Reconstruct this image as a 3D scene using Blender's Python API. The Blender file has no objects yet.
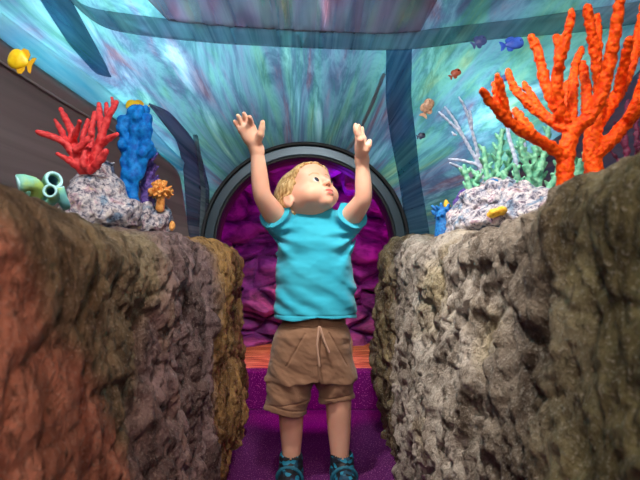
import bpy, math, random
import numpy as np
from mathutils import Vector, Matrix
random.seed(7); RNG = np.random.RandomState(11)
C = bpy.context.scene.collection
F0, CX, CY, EYE = 480.0, 305.0, 265.0, 0.58

def P(px, py, Y):
    """point of the place seen at photo pixel px,py when it stands Y metres ahead"""
    return np.array([(px-CX)*Y/F0, Y, EYE-(py-CY)*Y/F0])

# ------------------------------------------------------------------ noise
def _h(ix, iy, iz, s=0):
    n = (ix.astype(np.int64)*374761393 + iy.astype(np.int64)*668265263 + iz.astype(np.int64)*2147483647 + s*974634777) & 0xffffffff
    n = ((n ^ (n >> 13))*1274126177) & 0xffffffff
    n = (n ^ (n >> 16)) & 0xffffffff
    return n.astype(np.float64)/4294967295.0
def vn(p, s=0):
    i = np.floor(p).astype(np.int64); f = p-i; f = f*f*(3-2*f); r = 0
    for a in (0, 1):
        wx = f[..., 0] if a else 1-f[..., 0]
        for b in (0, 1):
            wy = f[..., 1] if b else 1-f[..., 1]
            for c in (0, 1):
                wz = f[..., 2] if c else 1-f[..., 2]
                r = r + wx*wy*wz*_h(i[..., 0]+a, i[..., 1]+b, i[..., 2]+c, s)
    return r*2-1
def fbm(p, o=4, s=0, g=.5):
    r = 0; a = 1; t = 0
    for k in range(o):
        r = r + a*vn(p*(2**k)+k*17.3, s+k); t += a; a *= g
    return r/t
def worley(p, s=0):
    i = np.floor(p).astype(np.int64); d1 = np.full(p.shape[:-1], 9.); d2 = d1.copy(); idv = d1*0
    for a in (-1, 0, 1):
        for b in (-1, 0, 1):
            for c in (-1, 0, 1):
                x, y, z = i[..., 0]+a, i[..., 1]+b, i[..., 2]+c
                q = np.stack([x+_h(x, y, z, s), y+_h(x, y, z, s+1), z+_h(x, y, z, s+2)], -1)
                d = np.sqrt(((p-q)**2).sum(-1)); m = d < d1
                d2 = np.where(m, d1, np.minimum(d2, d)); idv = np.where(m, _h(x, y, z, s+3), idv); d1 = np.where(m, d, d1)
    return d1, d2, idv

# ------------------------------------------------------------------ objects
def link(name, me, mats, parent=None, smooth=True):
    o = bpy.data.objects.new(name, me); C.objects.link(o)
    for m in (mats if isinstance(mats, (list, tuple)) else [mats]): me.materials.append(m)
    if smooth: me.polygons.foreach_set('use_smooth', [True]*len(me.polygons))
    if parent: 
        o.parent = parent
        o.matrix_parent_inverse = Matrix.Translation(-parent.location)
    return o
def obj(name, V, Fc, mats, parent=None, smooth=True, uv=None):
    me = bpy.data.meshes.new(name)
    me.from_pydata([tuple(map(float, v)) for v in V] if not isinstance(V, np.ndarray) else V.tolist(), [], Fc if isinstance(Fc, list) else Fc.tolist())
    me.update()
    if uv is not None:
        l = me.uv_layers.new(name='uv'); li = np.empty(len(me.loops), int); me.loops.foreach_get('vertex_index', li)
        l.data.foreach_set('uv', np.asarray(uv)[li].astype(np.float32).ravel())
    return link(name, me, mats, parent, smooth)
def tag(o, label, cat, group=None):
    o['label'] = label; o['category'] = cat
    if group: o['group'] = group
    return o
def thing(name, label, cat, loc, group=None):
    o = bpy.data.objects.new(name, None); C.objects.link(o); o.location = Vector([float(q) for q in loc]); o.empty_display_size = .03
    return tag(o, label, cat, group)
def struct(o): o['kind'] = 'structure'; return o

# ------------------------------------------------------------------ implicit surfaces
class Field:
    def __init__(s, lo, hi, h):
        s.lo = np.array(lo, float); s.h = h
        s.n = (np.ceil((np.array(hi)-s.lo)/h)).astype(int)+1
        s.D = np.full(s.n, .05, np.float32)
    def sub(s, lo, hi):
        a = np.clip(np.floor((np.array(lo)-s.lo)/s.h).astype(int), 0, s.n); b = np.clip(np.ceil((np.array(hi)-s.lo)/s.h).astype(int)+1, 0, s.n)
        if (b <= a).any(): return None
        g = [s.lo[k]+s.h*np.arange(a[k], b[k]) for k in range(3)]
        X, Y, Z = np.meshgrid(*g, indexing='ij')
        return tuple(slice(a[k], b[k]) for k in range(3)), X, Y, Z
    def apply(s, sl, d, k, op):
        D = s.D[sl]
        if op == 'add':
            if k > 0:
                h = np.clip(k-np.abs(D-d), 0, None)/k; D[...] = np.minimum(D, d)-h*h*k*.25
            else: D[...] = np.minimum(D, d)
        else:
            e = -d
            if k > 0:
                h = np.clip(k-np.abs(D-e), 0, None)/k; D[...] = np.maximum(D, e)+h*h*k*.25
            else: D[...] = np.maximum(D, e)
    def cap(s, a, b, ra, rb=None, k=.006, op='add'):
        rb = ra if rb is None else rb; a = np.array(a, float); b = np.array(b, float); m = max(ra, rb)+k+2*s.h
        r = s.sub(np.minimum(a, b)-m, np.maximum(a, b)+m)
        if r is None: return
        sl, X, Y, Z = r; ab = b-a; L = (ab**2).sum()+1e-12
        t = np.clip(((X-a[0])*ab[0]+(Y-a[1])*ab[1]+(Z-a[2])*ab[2])/L, 0, 1)
        d = np.sqrt((X-a[0]-t*ab[0])**2+(Y-a[1]-t*ab[1])**2+(Z-a[2]-t*ab[2])**2)-(ra+(rb-ra)*t)
        s.apply(sl, d, k, op)
    def path(s, pts, r, k=.004):
        for i in range(len(pts)-1):
            ra = r[i] if isinstance(r, (list, tuple, np.ndarray)) else r
            rb = r[i+1] if isinstance(r, (list, tuple, np.ndarray)) else r
            s.cap(pts[i], pts[i+1], ra, rb, k)
    def ell(s, c, r, R=None, k=.006, op='add'):
        c = np.array(c, float); r = np.array(r, float); m = r.max()+k+2*s.h
        q = s.sub(c-m, c+m)
        if q is None: return
        sl, X, Y, Z = q; X = X-c[0]; Y = Y-c[1]; Z = Z-c[2]
        if R is not None:  # rows of R = local axes
            X, Y, Z = R[0][0]*X+R[0][1]*Y+R[0][2]*Z, R[1][0]*X+R[1][1]*Y+R[1][2]*Z, R[2][0]*X+R[2][1]*Y+R[2][2]*Z
        k0 = np.sqrt((X/r[0])**2+(Y/r[1])**2+(Z/r[2])**2); k1 = np.sqrt((X/r[0]**2)**2+(Y/r[1]**2)**2+(Z/r[2]**2)**2)+1e-9
        s.apply(sl, k0*(k0-1)/k1, k, op)
    def full(s):
        g = [s.lo[k]+s.h*np.arange(s.n[k]) for k in range(3)]
        return np.meshgrid(*g, indexing='ij')
    def displace(s, fn, band=.012):
        idx = np.nonzero(np.abs(s.D) < band)
        p = np.stack([s.lo[k]+s.h*idx[k] for k in range(3)], -1)
        s.D[idx] += fn(p)
    def mesh(s):
        D = s.D; D[0] = D[-1] = .05; D[:, 0] = D[:, -1] = .05; D[:, :, 0] = D[:, :, -1] = .05
        I = D < 0; n = s.n
        cnt = np.zeros((n[0]-1, n[1]-1, n[2]-1), np.int8)
        for a in (0, 1):
            for b in (0, 1):
                for c in (0, 1): cnt += I[a:n[0]-1+a, b:n[1]-1+b, c:n[2]-1+c]
        act = np.nonzero((cnt > 0) & (cnt < 8)); N = len(act[0])
        vid = np.full(cnt.shape, -1, np.int32); vid[act] = np.arange(N)
        S = np.zeros((N, 3)); W = np.zeros(N)
        for ax in range(3):
            o1, o2 = [q for q in range(3) if q != ax]
            for u in (0, 1):
                for v in (0, 1):
                    off = [0, 0, 0]; off[o1] = u; off[o2] = v
                    i0 = [act[q]+off[q] for q in range(3)]; i1 = list(i0); i1[ax] = i0[ax]+1
                    d0 = D[tuple(i0)].astype(float); d1 = D[tuple(i1)].astype(float); m = (d0 < 0) != (d1 < 0)
                    t = np.where(m, d0/np.where(m, d0-d1, 1), 0)
                    q = np.stack([np.full(N, float(off[z])) for z in range(3)], -1); q[:, ax] = t
                    S[m] += q[m]; W[m] += 1
        V = s.lo+s.h*(np.stack(act, -1)+S/W[:, None])
        Q = []
        for ax in range(3):
            o1, o2 = (ax+1) % 3, (ax+2) % 3
            sa = [slice(None)]*3; sb = [slice(None)]*3; sa[ax] = slice(0, -1); sb[ax] = slice(1, None)
            A = I[tuple(sa)]; B = I[tuple(sb)]; e = np.nonzero(A != B); fl = A[e]
            ok = (e[o1] > 0) & (e[o2] > 0) & (e[o1] < n[o1]-1) & (e[o2] < n[o2]-1)
            e = [q[ok] for q in e]; fl = fl[ok]; f4 = []
            for (u, v) in ((-1, -1), (0, -1), (0, 0), (-1, 0)):
                j = list(e); j[o1] = e[o1]+u; j[o2] = e[o2]+v; f4.append(vid[tuple(j)])
            f4 = np.stack(f4, -1); f4[~fl] = f4[~fl][:, ::-1]; Q.append(f4)
        return V, np.concatenate(Q)
    def obj(s, name, mats, parent=None):
        V, Q = s.mesh(); return obj(name, V, Q, mats, parent)

# ------------------------------------------------------------------ materials
def lin(c): return tuple((v/255/12.92 if v/255 <= .04045 else ((v/255+.055)/1.055)**2.4) for v in c)+(1,)
class Mat:
    def __init__(s, name, col=(128, 128, 128), rough=.6, metal=0, spec=.5, **kw):
        s.m = bpy.data.materials.new(name); s.m.use_nodes = True; s.t = s.m.node_tree; s.b = s.t.nodes['Principled BSDF']
        s.out = s.t.nodes['Material Output']
        s.b.inputs['Base Color'].default_value = lin(col); s.b.inputs['Roughness'].default_value = rough
        s.b.inputs['Metallic'].default_value = metal; s.b.inputs['Specular IOR Level'].default_value = spec
        for k, v in kw.items(): s.b.inputs[k.replace('_', ' ')].default_value = v
        s._c = None
    def n(s, t, **kw):
        nd = s.t.nodes.new(t)
        for k, v in kw.items():
            if hasattr(nd, k): setattr(nd, k, v)
            else: nd.inputs[k.replace('_', ' ')].default_value = v
        return nd
    def l(s, a, b): s.t.links.new(a, b)
    def co(s, scale=(1, 1, 1), uv=False, rot=(0, 0, 0)):
        c = s.n('ShaderNodeTexCoord'); mp = s.n('ShaderNodeMapping'); mp.inputs['Scale'].default_value = scale; mp.inputs['Rotation'].default_value = rot
        s.l(c.outputs['UV' if uv else 'Object'], mp.inputs[0]); return mp.outputs[0]
    def noise(s, scale, detail=4, co=None, dist=0, rough=.5):
        nd = s.n('ShaderNodeTexNoise'); nd.inputs['Scale'].default_value = scale; nd.inputs['Detail'].default_value = detail
        nd.inputs['Distortion'].default_value = dist; nd.inputs['Roughness'].default_value = rough
        s.l(co if co is not None else s.co(), nd.inputs['Vector']); return nd.outputs[0]
    def ramp(s, fac, stops, const=False):
        r = s.n('ShaderNodeValToRGB'); e = r.color_ramp.elements
        if const: r.color_ramp.interpolation = 'CONSTANT'
        while len(e) < len(stops): e.new(.5)
        for i, (p, c) in enumerate(stops): e[i].position = p; e[i].color = lin(c) if len(c) == 3 else c
        s.l(fac, r.inputs[0]); return r.outputs[0]
    def mix(s, fac, a, b, mode='MIX'):
        m = s.n('ShaderNodeMix', data_type='RGBA', blend_type=mode)
        for v, i in ((fac, 0), (a, 6), (b, 7)):
            if isinstance(v, (int, float)): m.inputs[i].default_value = v
            elif isinstance(v, tuple): m.inputs[i].default_value = lin(v)
            else: s.l(v, m.inputs[i])
        return m.outputs[2]
    def math(s, op, a, b=0):
        m = s.n('ShaderNodeMath', operation=op)
        for v, i in ((a, 0), (b, 1)):
            if isinstance(v, (int, float)): m.inputs[i].default_value = v
            else: s.l(v, m.inputs[i])
        return m.outputs[0]
    def col(s, c): s.l(c, s.b.inputs['Base Color']); return s
    def bump(s, h, dist=.002, st=1):
        b = s.n('ShaderNodeBump'); b.inputs['Distance'].default_value = dist; b.inputs['Strength'].default_value = st
        s.l(h, b.inputs['Height'])
        s.l(b.outputs[0], s.b.inputs['Normal']); return s
def simple(name, c1, c2=None, scale=60, bump=0, **kw):
    m = Mat(name, c1, **kw)
    nz = m.noise(scale, 4)
    if c2: m.col(m.ramp(nz, [(.35, c1), (.65, c2)]))
    if bump: m.bump(m.noise(scale*1.5, 5), bump)
    return m.m

# rock of the two side walls: colour zones over carved concrete
def rock_mat(name, zones, speck):
    """zones: list of (expression socket maker, colour)"""
    m = Mat(name, rough=.85, spec=.25)
    c = m.n('ShaderNodeTexCoord'); sep = m.n('ShaderNodeSeparateXYZ'); m.l(c.outputs['Object'], sep.inputs[0])
    X, Y, Z = sep.outputs
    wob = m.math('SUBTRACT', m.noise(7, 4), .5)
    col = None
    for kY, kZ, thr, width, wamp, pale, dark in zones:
        # zone = smoothstep((kY*Y + kZ*Z + wobble - thr)/width)
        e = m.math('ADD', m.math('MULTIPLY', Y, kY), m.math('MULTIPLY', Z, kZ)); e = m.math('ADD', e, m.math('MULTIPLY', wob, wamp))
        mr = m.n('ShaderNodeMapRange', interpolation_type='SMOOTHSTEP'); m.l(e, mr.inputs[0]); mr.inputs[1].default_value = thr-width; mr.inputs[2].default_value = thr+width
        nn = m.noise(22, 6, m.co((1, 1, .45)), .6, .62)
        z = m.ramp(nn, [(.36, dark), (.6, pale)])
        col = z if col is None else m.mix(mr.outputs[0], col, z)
    big = m.ramp(m.noise(4.5, 5, None, .4), [(.38, (150, 142, 130)), (.55, (255, 255, 255)), (.7, (235, 225, 170))])
    col = m.mix(.7, col, big, 'MULTIPLY')
    fine = m.noise(240, 5, None, 0, .7)
    col = m.mix(m.ramp(fine, [(.53, (0, 0, 0)), (.68, (190, 190, 190))]), col, speck)
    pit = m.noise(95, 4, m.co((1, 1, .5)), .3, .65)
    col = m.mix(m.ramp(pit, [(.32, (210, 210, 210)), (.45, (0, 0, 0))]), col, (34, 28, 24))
    m.col(col)
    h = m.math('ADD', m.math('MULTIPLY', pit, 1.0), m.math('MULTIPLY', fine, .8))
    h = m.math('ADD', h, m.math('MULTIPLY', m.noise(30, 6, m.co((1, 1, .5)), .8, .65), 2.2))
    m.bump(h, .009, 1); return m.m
M = {}
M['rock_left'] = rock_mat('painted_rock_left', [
    (0, 0, 0, .1, 0, (222, 156, 132), (160, 98, 80)),  # pinkish zone at the near end of the wall
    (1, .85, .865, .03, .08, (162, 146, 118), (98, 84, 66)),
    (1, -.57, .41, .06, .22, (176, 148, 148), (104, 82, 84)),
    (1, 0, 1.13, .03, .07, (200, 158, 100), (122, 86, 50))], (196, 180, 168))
M['rock_right'] = rock_mat('painted_rock_right', [
    (0, 0, 0, .1, 0, (176, 166, 124), (104, 94, 66)),
    (1, .1, .52, .07, .16, (172, 158, 144), (100, 86, 76)),
    (1, .05, .70, .10, .25, (214, 202, 190), (130, 116, 104)),  # palest stretch: the wall's bright highlight put into the colour
    (1, 0, 1.38, .04, .08, (168, 150, 112), (90, 76, 54))], (225, 216, 205))
def shell_mat():
    m = Mat('acrylic_over_water', rough=.12, spec=.6)
    co = m.co((1, 1, 1), True)
    mp = m.n('ShaderNodeMapping'); mp.inputs['Scale'].default_value = (2.2, 1.0, 1); mp.inputs['Rotation'].default_value = (0, 0, .35)
    m.l(co, mp.inputs[0]); a = m.noise(2.2, 8, mp.outputs[0], 1.0, .66)
    base = m.ramp(a, [(.30, (66, 88, 106)), (.40, (112, 146, 158)), (.47, (160, 192, 198)), (.54, (96, 130, 144)), (.62, (180, 208, 214)), (.69, (240, 246, 248)), (.78, (92, 116, 130))])  # streaky reflections and water shimmer put into the colour
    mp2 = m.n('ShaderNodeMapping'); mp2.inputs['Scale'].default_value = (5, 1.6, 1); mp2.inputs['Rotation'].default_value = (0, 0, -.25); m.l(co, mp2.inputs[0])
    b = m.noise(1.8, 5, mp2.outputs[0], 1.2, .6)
    tint = m.ramp(b, [(.32, (200, 110, 116)), (.41, (150, 140, 168)), (.5, (132, 170, 174)), (.60, (136, 186, 150)), (.70, (206, 204, 130))])  # reddish end stands in for coral reflected in the acrylic
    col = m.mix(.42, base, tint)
    m.col(col)
    st = m.n('ShaderNodeMapping'); st.inputs['Scale'].default_value = (9, 1.5, 1); m.l(co, st.inputs[0])
    m.bump(m.noise(3, 3, st.outputs[0], .8), .02, .5)
    tr = m.n('ShaderNodeBsdfTranslucent'); m.l(col, tr.inputs[0])
    mx = m.n('ShaderNodeMixShader'); mx.inputs[0].default_value = .6
    m.l(m.b.outputs[0], mx.inputs[1]); m.l(tr.outputs[0], mx.inputs[2]); m.l(mx.outputs[0], m.out.inputs[0]); return m.m
M['shell'] = shell_mat()
def transl(name, c1, c2, f=.5, rough=.15, sc=3, clear=0):
    m = Mat(name, c1, rough=rough, spec=.6); co = m.co((8, .8, 1), True)
    c = m.ramp(m.noise(sc, 5, co, 1.0), [(.35, c1), (.65, c2)]); m.col(c)
    tr = m.n('ShaderNodeBsdfTranslucent'); m.l(c, tr.inputs[0]); mx = m.n('ShaderNodeMixShader'); mx.inputs[0].default_value = f
    m.l(m.b.outputs[0], mx.inputs[1]); m.l(tr.outputs[0], mx.inputs[2]); 
    o = mx.outputs[0]
    if clear:
        tp = m.n('ShaderNodeBsdfTransparent'); tp.inputs[0].default_value = lin(c2); m2 = m.n('ShaderNodeMixShader'); m2.inputs[0].default_value = clear
        m.l(o, m2.inputs[1]); m.l(tp.outputs[0], m2.inputs[2]); o = m2.outputs[0]
    m.l(o, m.out.inputs[0]); return m.m
M['bandblue'] = transl('pale_blue_acrylic', (124, 206, 226), (236, 252, 255), .7, clear=.4)
M['darkwall'] = transl('dark_tank_wall', (124, 114, 114), (150, 136, 134), .3, .35, 1.5)
M['lens'] = transl('slate_lens_acrylic', (94, 104, 132), (176, 170, 194), .35, .15, 2, clear=.6)
M['darkpurple'] = transl('dark_violet_panel', (74, 80, 108), (124, 98, 116), .3, .35)
M['rib'] = transl('smoky_acrylic_joint', (130, 160, 172), (198, 216, 222), .4, .15, clear=.6)
M['mauve'] = transl('mauve_grey_pane', (160, 148, 156), (232, 206, 212), .55, .15, 1.5, clear=.65)
M['ribdark'] = transl('dark_acrylic_edge', (90, 136, 166), (160, 196, 216), .35, .15, clear=.6)
M['rodm'] = simple('steel_rod', (150, 162, 168), rough=.3)
M['skin'] = None
def skin():
    m = Mat('skin', (232, 176, 150), rough=.48, spec=.35)
    m.col(m.mix(m.ramp(m.noise(22, 3), [(.4, (0, 0, 0)), (.7, (160, 160, 160))]), (236, 184, 158), (228, 158, 136)))
    m.b.inputs['Subsurface Weight'].default_value = .25; m.b.inputs['Subsurface Radius'].default_value = (.012, .005, .003); m.b.inputs['Subsurface Scale'].default_value = .6
    return m.m
M['skin'] = skin()
M['cheek'] = Mat('rosy_skin', (232, 150, 134), rough=.5, spec=.35, Subsurface_Weight=.2, Subsurface_Scale=.006).m
M['lips'] = Mat('lip_skin', (212, 112, 104), rough=.45).m
M['nostril'] = Mat('inner_nose', (110, 50, 44), rough=.7).m
M['brow'] = Mat('fair_brow_hair', (196, 146, 108), rough=.8).m
def hair():
    m = Mat('blond_hair', rough=.5, spec=.4); co = m.co((60, 60, 14), rot=(.5, .5, .2))
    a = m.noise(3, 5, co, .5); m.col(m.ramp(a, [(.32, (150, 108, 62)), (.5, (204, 164, 108)), (.68, (240, 214, 164))])); m.bump(a, .003, .7); return m.m
M['hair'] = hair()
M['eyewhite'] = Mat('eye_white', (214, 204, 202), rough=.15).m
M['iris'] = Mat('blue_grey_iris', (54, 60, 72), rough=.15).m
M['pupil'] = Mat('pupil', (12, 12, 14), rough=.1).m
def fabric(name, c1, c2, sc=900, b=.0006, rough=.85, big=12):
    m = Mat(name, rough=rough, spec=.2, Sheen_Weight=.2)
    m.col(m.mix(m.noise(big, 4), c1, c2)); m.bump(m.noise(sc, 2), b); return m.m
M['shirt'] = fabric('turquoise_jersey', (34, 158, 188), (62, 180, 204))
M['shorts'] = fabric('khaki_cotton', (132, 98, 76), (150, 114, 90), 700, .0008)
M['cord'] = fabric('cord_cotton', (178, 140, 120), (190, 154, 132), 900)
def shoe_mat():
    m = Mat('patterned_shoe_knit', rough=.6); d = m.n('ShaderNodeTexVoronoi'); d.inputs['Scale'].default_value = 75; m.l(m.co((1, 1, 1.6)), d.inputs['Vector'])
    s = m.n('ShaderNodeSeparateColor'); m.l(d.outputs['Color'], s.inputs[0])
    m.col(m.ramp(s.outputs[0], [(0, (14, 22, 30)), (.35, (18, 66, 92)), (.6, (30, 128, 160)), (.82, (24, 30, 44))], True)); m.bump(d.outputs[0], .0015); return m.m
M['shoe'] = shoe_mat(); M['sole'] = simple('dark_rubber', (24, 28, 34), rough=.7); M['strap'] = simple('teal_strap', (22, 92, 118), (30, 110, 136), rough=.7)
def carpet():
    m = Mat('purple_speckled_carpet', rough=.9, spec=.15); v = m.noise(240, 2, None, 0, .4)
    base = m.mix(m.noise(9, 4), (84, 26, 88), (100, 34, 104))
    m.col(m.mix(m.ramp(v, [(.60, (0, 0, 0)), (.68, (230, 230, 230))]), base, (190, 120, 170))); m.bump(m.noise(300, 3), .003); return m.m
M['carpet'] = carpet()
def wood():
    m = Mat('rust_streaked_floor', rough=.6); a = m.noise(7, 6, m.co((1, 6, 1)), .8)
    m.col(m.ramp(a, [(.35, (110, 62, 40)), (.5, (186, 122, 76)), (.65, (226, 180, 130))])); return m.m
M['wood'] = wood()
def cave():
    m = Mat('violet_painted_stone', rough=.6, spec=.4); a = m.noise(9, 6, m.co((1, 1, 2)), .5, .6)
    m.col(m.ramp(a, [(.35, (84, 44, 96)), (.6, (170, 90, 176))])); m.bump(m.noise(26, 6, m.co((1, 1, 2.2)), .4, .6), .012); return m.m
M['cave'] = cave()
M['ring'] = Mat('brushed_steel_ring', (84, 100, 112), rough=.3, metal=.7).m
M['ringdark'] = simple('black_rubber_gasket', (20, 26, 32), rough=.5)
M['throat'] = simple('maroon_lining', (66, 28, 52), (84, 34, 66), 20, rough=.5)
def coral(name, c1, c2, sc=180, b=.0015, rough=.6, **kw):
    m = Mat(name, rough=rough, **kw); a = m.noise(sc, 4); m.col(m.ramp(a, [(.38, c1), (.62, c2)])); m.bump(a, b); return m.m
M['orange'] = coral('orange_coral', (232, 58, 2), (255, 100, 14), 220, .002, spec=.2)
M['red'] = coral('red_coral', (206, 34, 44), (236, 74, 74), 120)
M['blue'] = coral('blue_sponge', (4, 88, 176), (18, 132, 214), 90, .003, spec=.2)
M['purple'] = coral('violet_sponge', (58, 44, 120), (112, 84, 170), 150, .003)
M['green'] = coral('mint_green_coral', (92, 176, 142), (150, 214, 176), 120)
M['white'] = coral('pale_lilac_coral', (176, 188, 220), (216, 222, 240), 120)
M['anem'] = coral('orange_anemone', (222, 138, 60), (246, 184, 104), 200)
M['bluecor'] = coral('deep_blue_coral', (10, 84, 160), (30, 128, 200), 200)
M['yellowc'] = coral('yellow_polyps', (214, 158, 30), (240, 196, 60), 200)
M['pinkc'] = coral('magenta_polyps', (96, 26, 60), (130, 40, 80), 200)
def tube_mat():
    m = Mat('green_blue_sponge', rough=.6); a = m.noise(26, 3, None, .3)
    m.col(m.ramp(a, [(.38, (96, 172, 190)), (.5, (120, 190, 168)), (.62, (160, 196, 104))])); m.bump(m.noise(160, 3), .001); return m.m
M['tube'] = tube_mat(); M['tubein'] = simple('sponge_inside', (40, 86, 104), (60, 110, 124), rough=.8); M['tuberim'] = simple('pale_blue_rim', (150, 212, 226), (176, 226, 232), rough=.6)
def reef():
    m = Mat('encrusted_reef_rock', rough=.85); v = m.noise(110, 5, None, .5, .7)
    c = m.ramp(v, [(.34, (60, 62, 82)), (.43, (136, 136, 154)), (.51, (206, 204, 212)), (.64, (246, 244, 242))])
    t = m.ramp(m.noise(38, 3, None, .4), [(.36, (90, 150, 190)), (.45, (220, 214, 220)), (.56, (255, 245, 240)), (.64, (206, 150, 178)), (.72, (214, 196, 120))])
    m.col(m.mix(.75, c, t, 'MULTIPLY')); m.bump(v, .008); return m.m
M['reef'] = reef()
M['yfish'] = simple('yellow_fish_skin', (236, 186, 8), (250, 214, 30), 90, rough=.4)
M['yfin'] = simple('yellow_fin', (226, 170, 10), rough=.5)
M['bfish'] = simple('blue_fish_skin', (40, 76, 190), (70, 110, 220), 90, rough=.4)
M['vfish'] = simple('slate_violet_fish_skin', (84, 100, 170), (110, 124, 190), 90, rough=.4)
M['rfish'] = simple('rust_fish_skin', (170, 66, 44), (196, 96, 66), 90, rough=.4)
M['tfish'] = simple('tan_fish_skin', (176, 140, 112), (130, 92, 70), 160, rough=.5)
M['dfish'] = simple('dark_fish_skin', (34, 44, 70), (50, 60, 90), 90, rough=.5)
M['black'] = Mat('black_eye', (8, 8, 10), rough=.2).m

# ------------------------------------------------------------------ acrylic vault
YR, RR, ZR = 1.85, .40, .649
def Rv(y): return RR+.62*(1-np.exp(-np.maximum(YR-y, 0)/.6))
def grid(U, V, fn, flip=False, closeu=False):
    n, m = len(U), len(V); uu, vv = np.meshgrid(U, V, indexing='ij'); pts = fn(uu, vv).reshape(-1, 3)
    idx = np.arange(n*m).reshape(n, m)
    if closeu: a = idx; b = np.roll(idx, -1, 0); a, b = a[:, :-1], b[:, :-1]; c, d = np.roll(idx, -1, 0)[:, 1:], idx[:, 1:]; q = np.stack([a, b, c, d], -1).reshape(-1, 4)
    else: q = np.stack([idx[:-1, :-1], idx[1:, :-1], idx[1:, 1:], idx[:-1, 1:]], -1).reshape(-1, 4)
    if flip: q = q[:, ::-1]
    return pts, q, np.stack([uu.ravel(), vv.ravel()], -1)
def shellfn(off=0):
    def f(th, y):
        r = Rv(y)+off; return np.stack([r*np.sin(th), y, ZR+r*np.cos(th)], -1)
    return f
th = np.linspace(-1.75, 1.75, 141); yy = np.linspace(-.9, YR, 90)
p1, q1, u1 = grid(th, yy, shellfn(0)); p2, q2, u2 = grid(th, yy, shellfn(.012), True)
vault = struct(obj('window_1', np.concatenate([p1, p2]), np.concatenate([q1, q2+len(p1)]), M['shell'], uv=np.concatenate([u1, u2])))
def hit(px, py, off=0):
    dx, dz = (px-CX)/F0, (CY-py)/F0; lo, hi = .02, YR
    for _ in range(40):
        t = (lo+hi)/2
        if math.hypot(dx*t, EYE+dz*t-ZR) < Rv(t)-off: lo = t
        else: hi = t
    return np.array([dx*t, t, EYE+dz*t])
def resample(pts, n):
    pts = np.array(pts, float); s = np.r_[0, np.cumsum(np.hypot(*np.diff(pts, axis=0).T))]
    # smooth by chord-length Catmull-like averaging
    t = np.linspace(0, s[-1], n); q = np.stack([np.interp(t, s, pts[:, k]) for k in (0, 1)], -1)
    for _ in range(max(2, n//14)): q[1:-1] = (q[:-2]+2*q[1:-1]+q[2:])/4
    return q
def strip(name, A, B, mat, parent=None, off=.004, thick=.014, n=48, across=8):
    A = resample(A, n); B = resample(B, n); W = np.linspace(0, 1, across); top = []; bot = []; uv = []
    for i in range(n):
        for w in W:
            q = A[i]*(1-w)+B[i]*w; h1 = hit(q[0], q[1], off); c = np.array([0, h1[1], ZR]); r = h1-c; L = np.linalg.norm(r)
            top.append(h1-r/L*thick*.5*(0 if w in (0, 1) else 1)); bot.append(h1+r/L*thick*.5)
            uv.append((math.atan2(h1[0], h1[2]-ZR), h1[1]))
    idx = np.arange(n*across).reshape(n, across); q = np.stack([idx[:-1, :-1], idx[1:, :-1], idx[1:, 1:], idx[:-1, 1:]], -1).reshape(-1, 4)
    N = n*across; F = q.tolist()+(q[:, ::-1]+N).tolist()
    bd = list(idx[0])+list(idx[1:, -1])+list(idx[-1, ::-1][1:])+list(idx[::-1, 0][1:-1])
    for i in range(len(bd)): a, b = int(bd[i]), int(bd[(i+1) % len(bd)]); F.append([a, b, b+N, a+N])
    o = obj(name, np.array(top+bot), F, mat, parent, uv=np.array(uv+uv)); return o
# joints and darker panes seen in the acrylic (trims of the room)
def trim(*a, **k): return struct(strip(*a, **k))
trim('trim_1', [(58, -10), (100, 29), (150, 37), (220, 44), (300, 48), (386, 51), (422, 49), (475, 41), (587, 32), (660, 20)],
     [(50, -30), (79, 8), (150, 18), (220, 26), (300, 31), (399, 35), (430, 30), (512, 21), (640, 2), (700, -8)], M['rib'], n=70)
trim('trim_2', [(386, 51), (385.6, 100), (390, 135), (398, 175), (408, 240)], [(411, 51), (410, 100), (414, 135), (418, 175), (428, 235)], M['ribdark'], off=.007)
trim('trim_3', [(30, -16), (44, 5), (70, 45), (97, 75), (108, 76)], [(62, -20), (74, 5), (94, 42), (107, 66), (110, 75)], M['ribdark'], off=.006)
trim('trim_4', [(-20, -8), (0, 12), (45, 45), (100, 83), (151, 127), (172, 150), (183, 160)], [(-20, 22), (0, 38), (40, 68), (86, 100), (117, 120), (150, 146), (181, 171)], M['bandblue'], off=.012)
trim('trim_5', [(150, 104), (170, 112), (188, 132), (200, 150), (210, 190), (206, 240)], [(150, 106), (164, 124), (178, 142), (184, 165), (186, 190), (190, 240)], M['lens'], off=.005)
trim('trim_6', [(385, 76), (374, 104), (360, 135), (350, 150)], [(382, 75), (370, 104), (356, 135), (346, 150)], M['rodm'], off=.012, across=4)
trim('window_2', [(-40, 10), (0, 38), (40, 68), (86, 100), (117, 120), (150, 146), (180, 171), (188, 240)], [(-40, 270), (-10, 265), (40, 260), (70, 260), (100, 260), (130, 260), (160, 260), (184, 262)], M['darkwall'], off=.002, n=70, across=30)
trim('trim_7', [(-30, 42), (0, 60), (60, 98), (120, 135)], [(-30, 46), (0, 64), (60, 102), (121, 138)], M['darkwall'], off=.010, across=4)
trim('window_3', [(700, -10), (650, 60), (610, 100), (560, 135), (500, 175), (480, 250)], [(780, 100), (740, 200), (700, 260), (640, 262), (560, 262), (500, 262)], M['darkpurple'], off=.002, n=60, across=30)  # darker violet panel over the lower right of the vault
trim('trim_9', [(198, 136), (202, 160), (206, 190), (204, 238)], [(194, 136), (198, 160), (201, 190), (199, 238)], M['rib'], off=.012, across=4)

trim('window_4', [(90, -60), (180, -60), (300, -60), (420, -60), (470, -60)], [(170, 22), (220, 27), (300, 32), (380, 35), (420, 32)], M['mauve'], off=.002, n=60, across=20)
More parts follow.
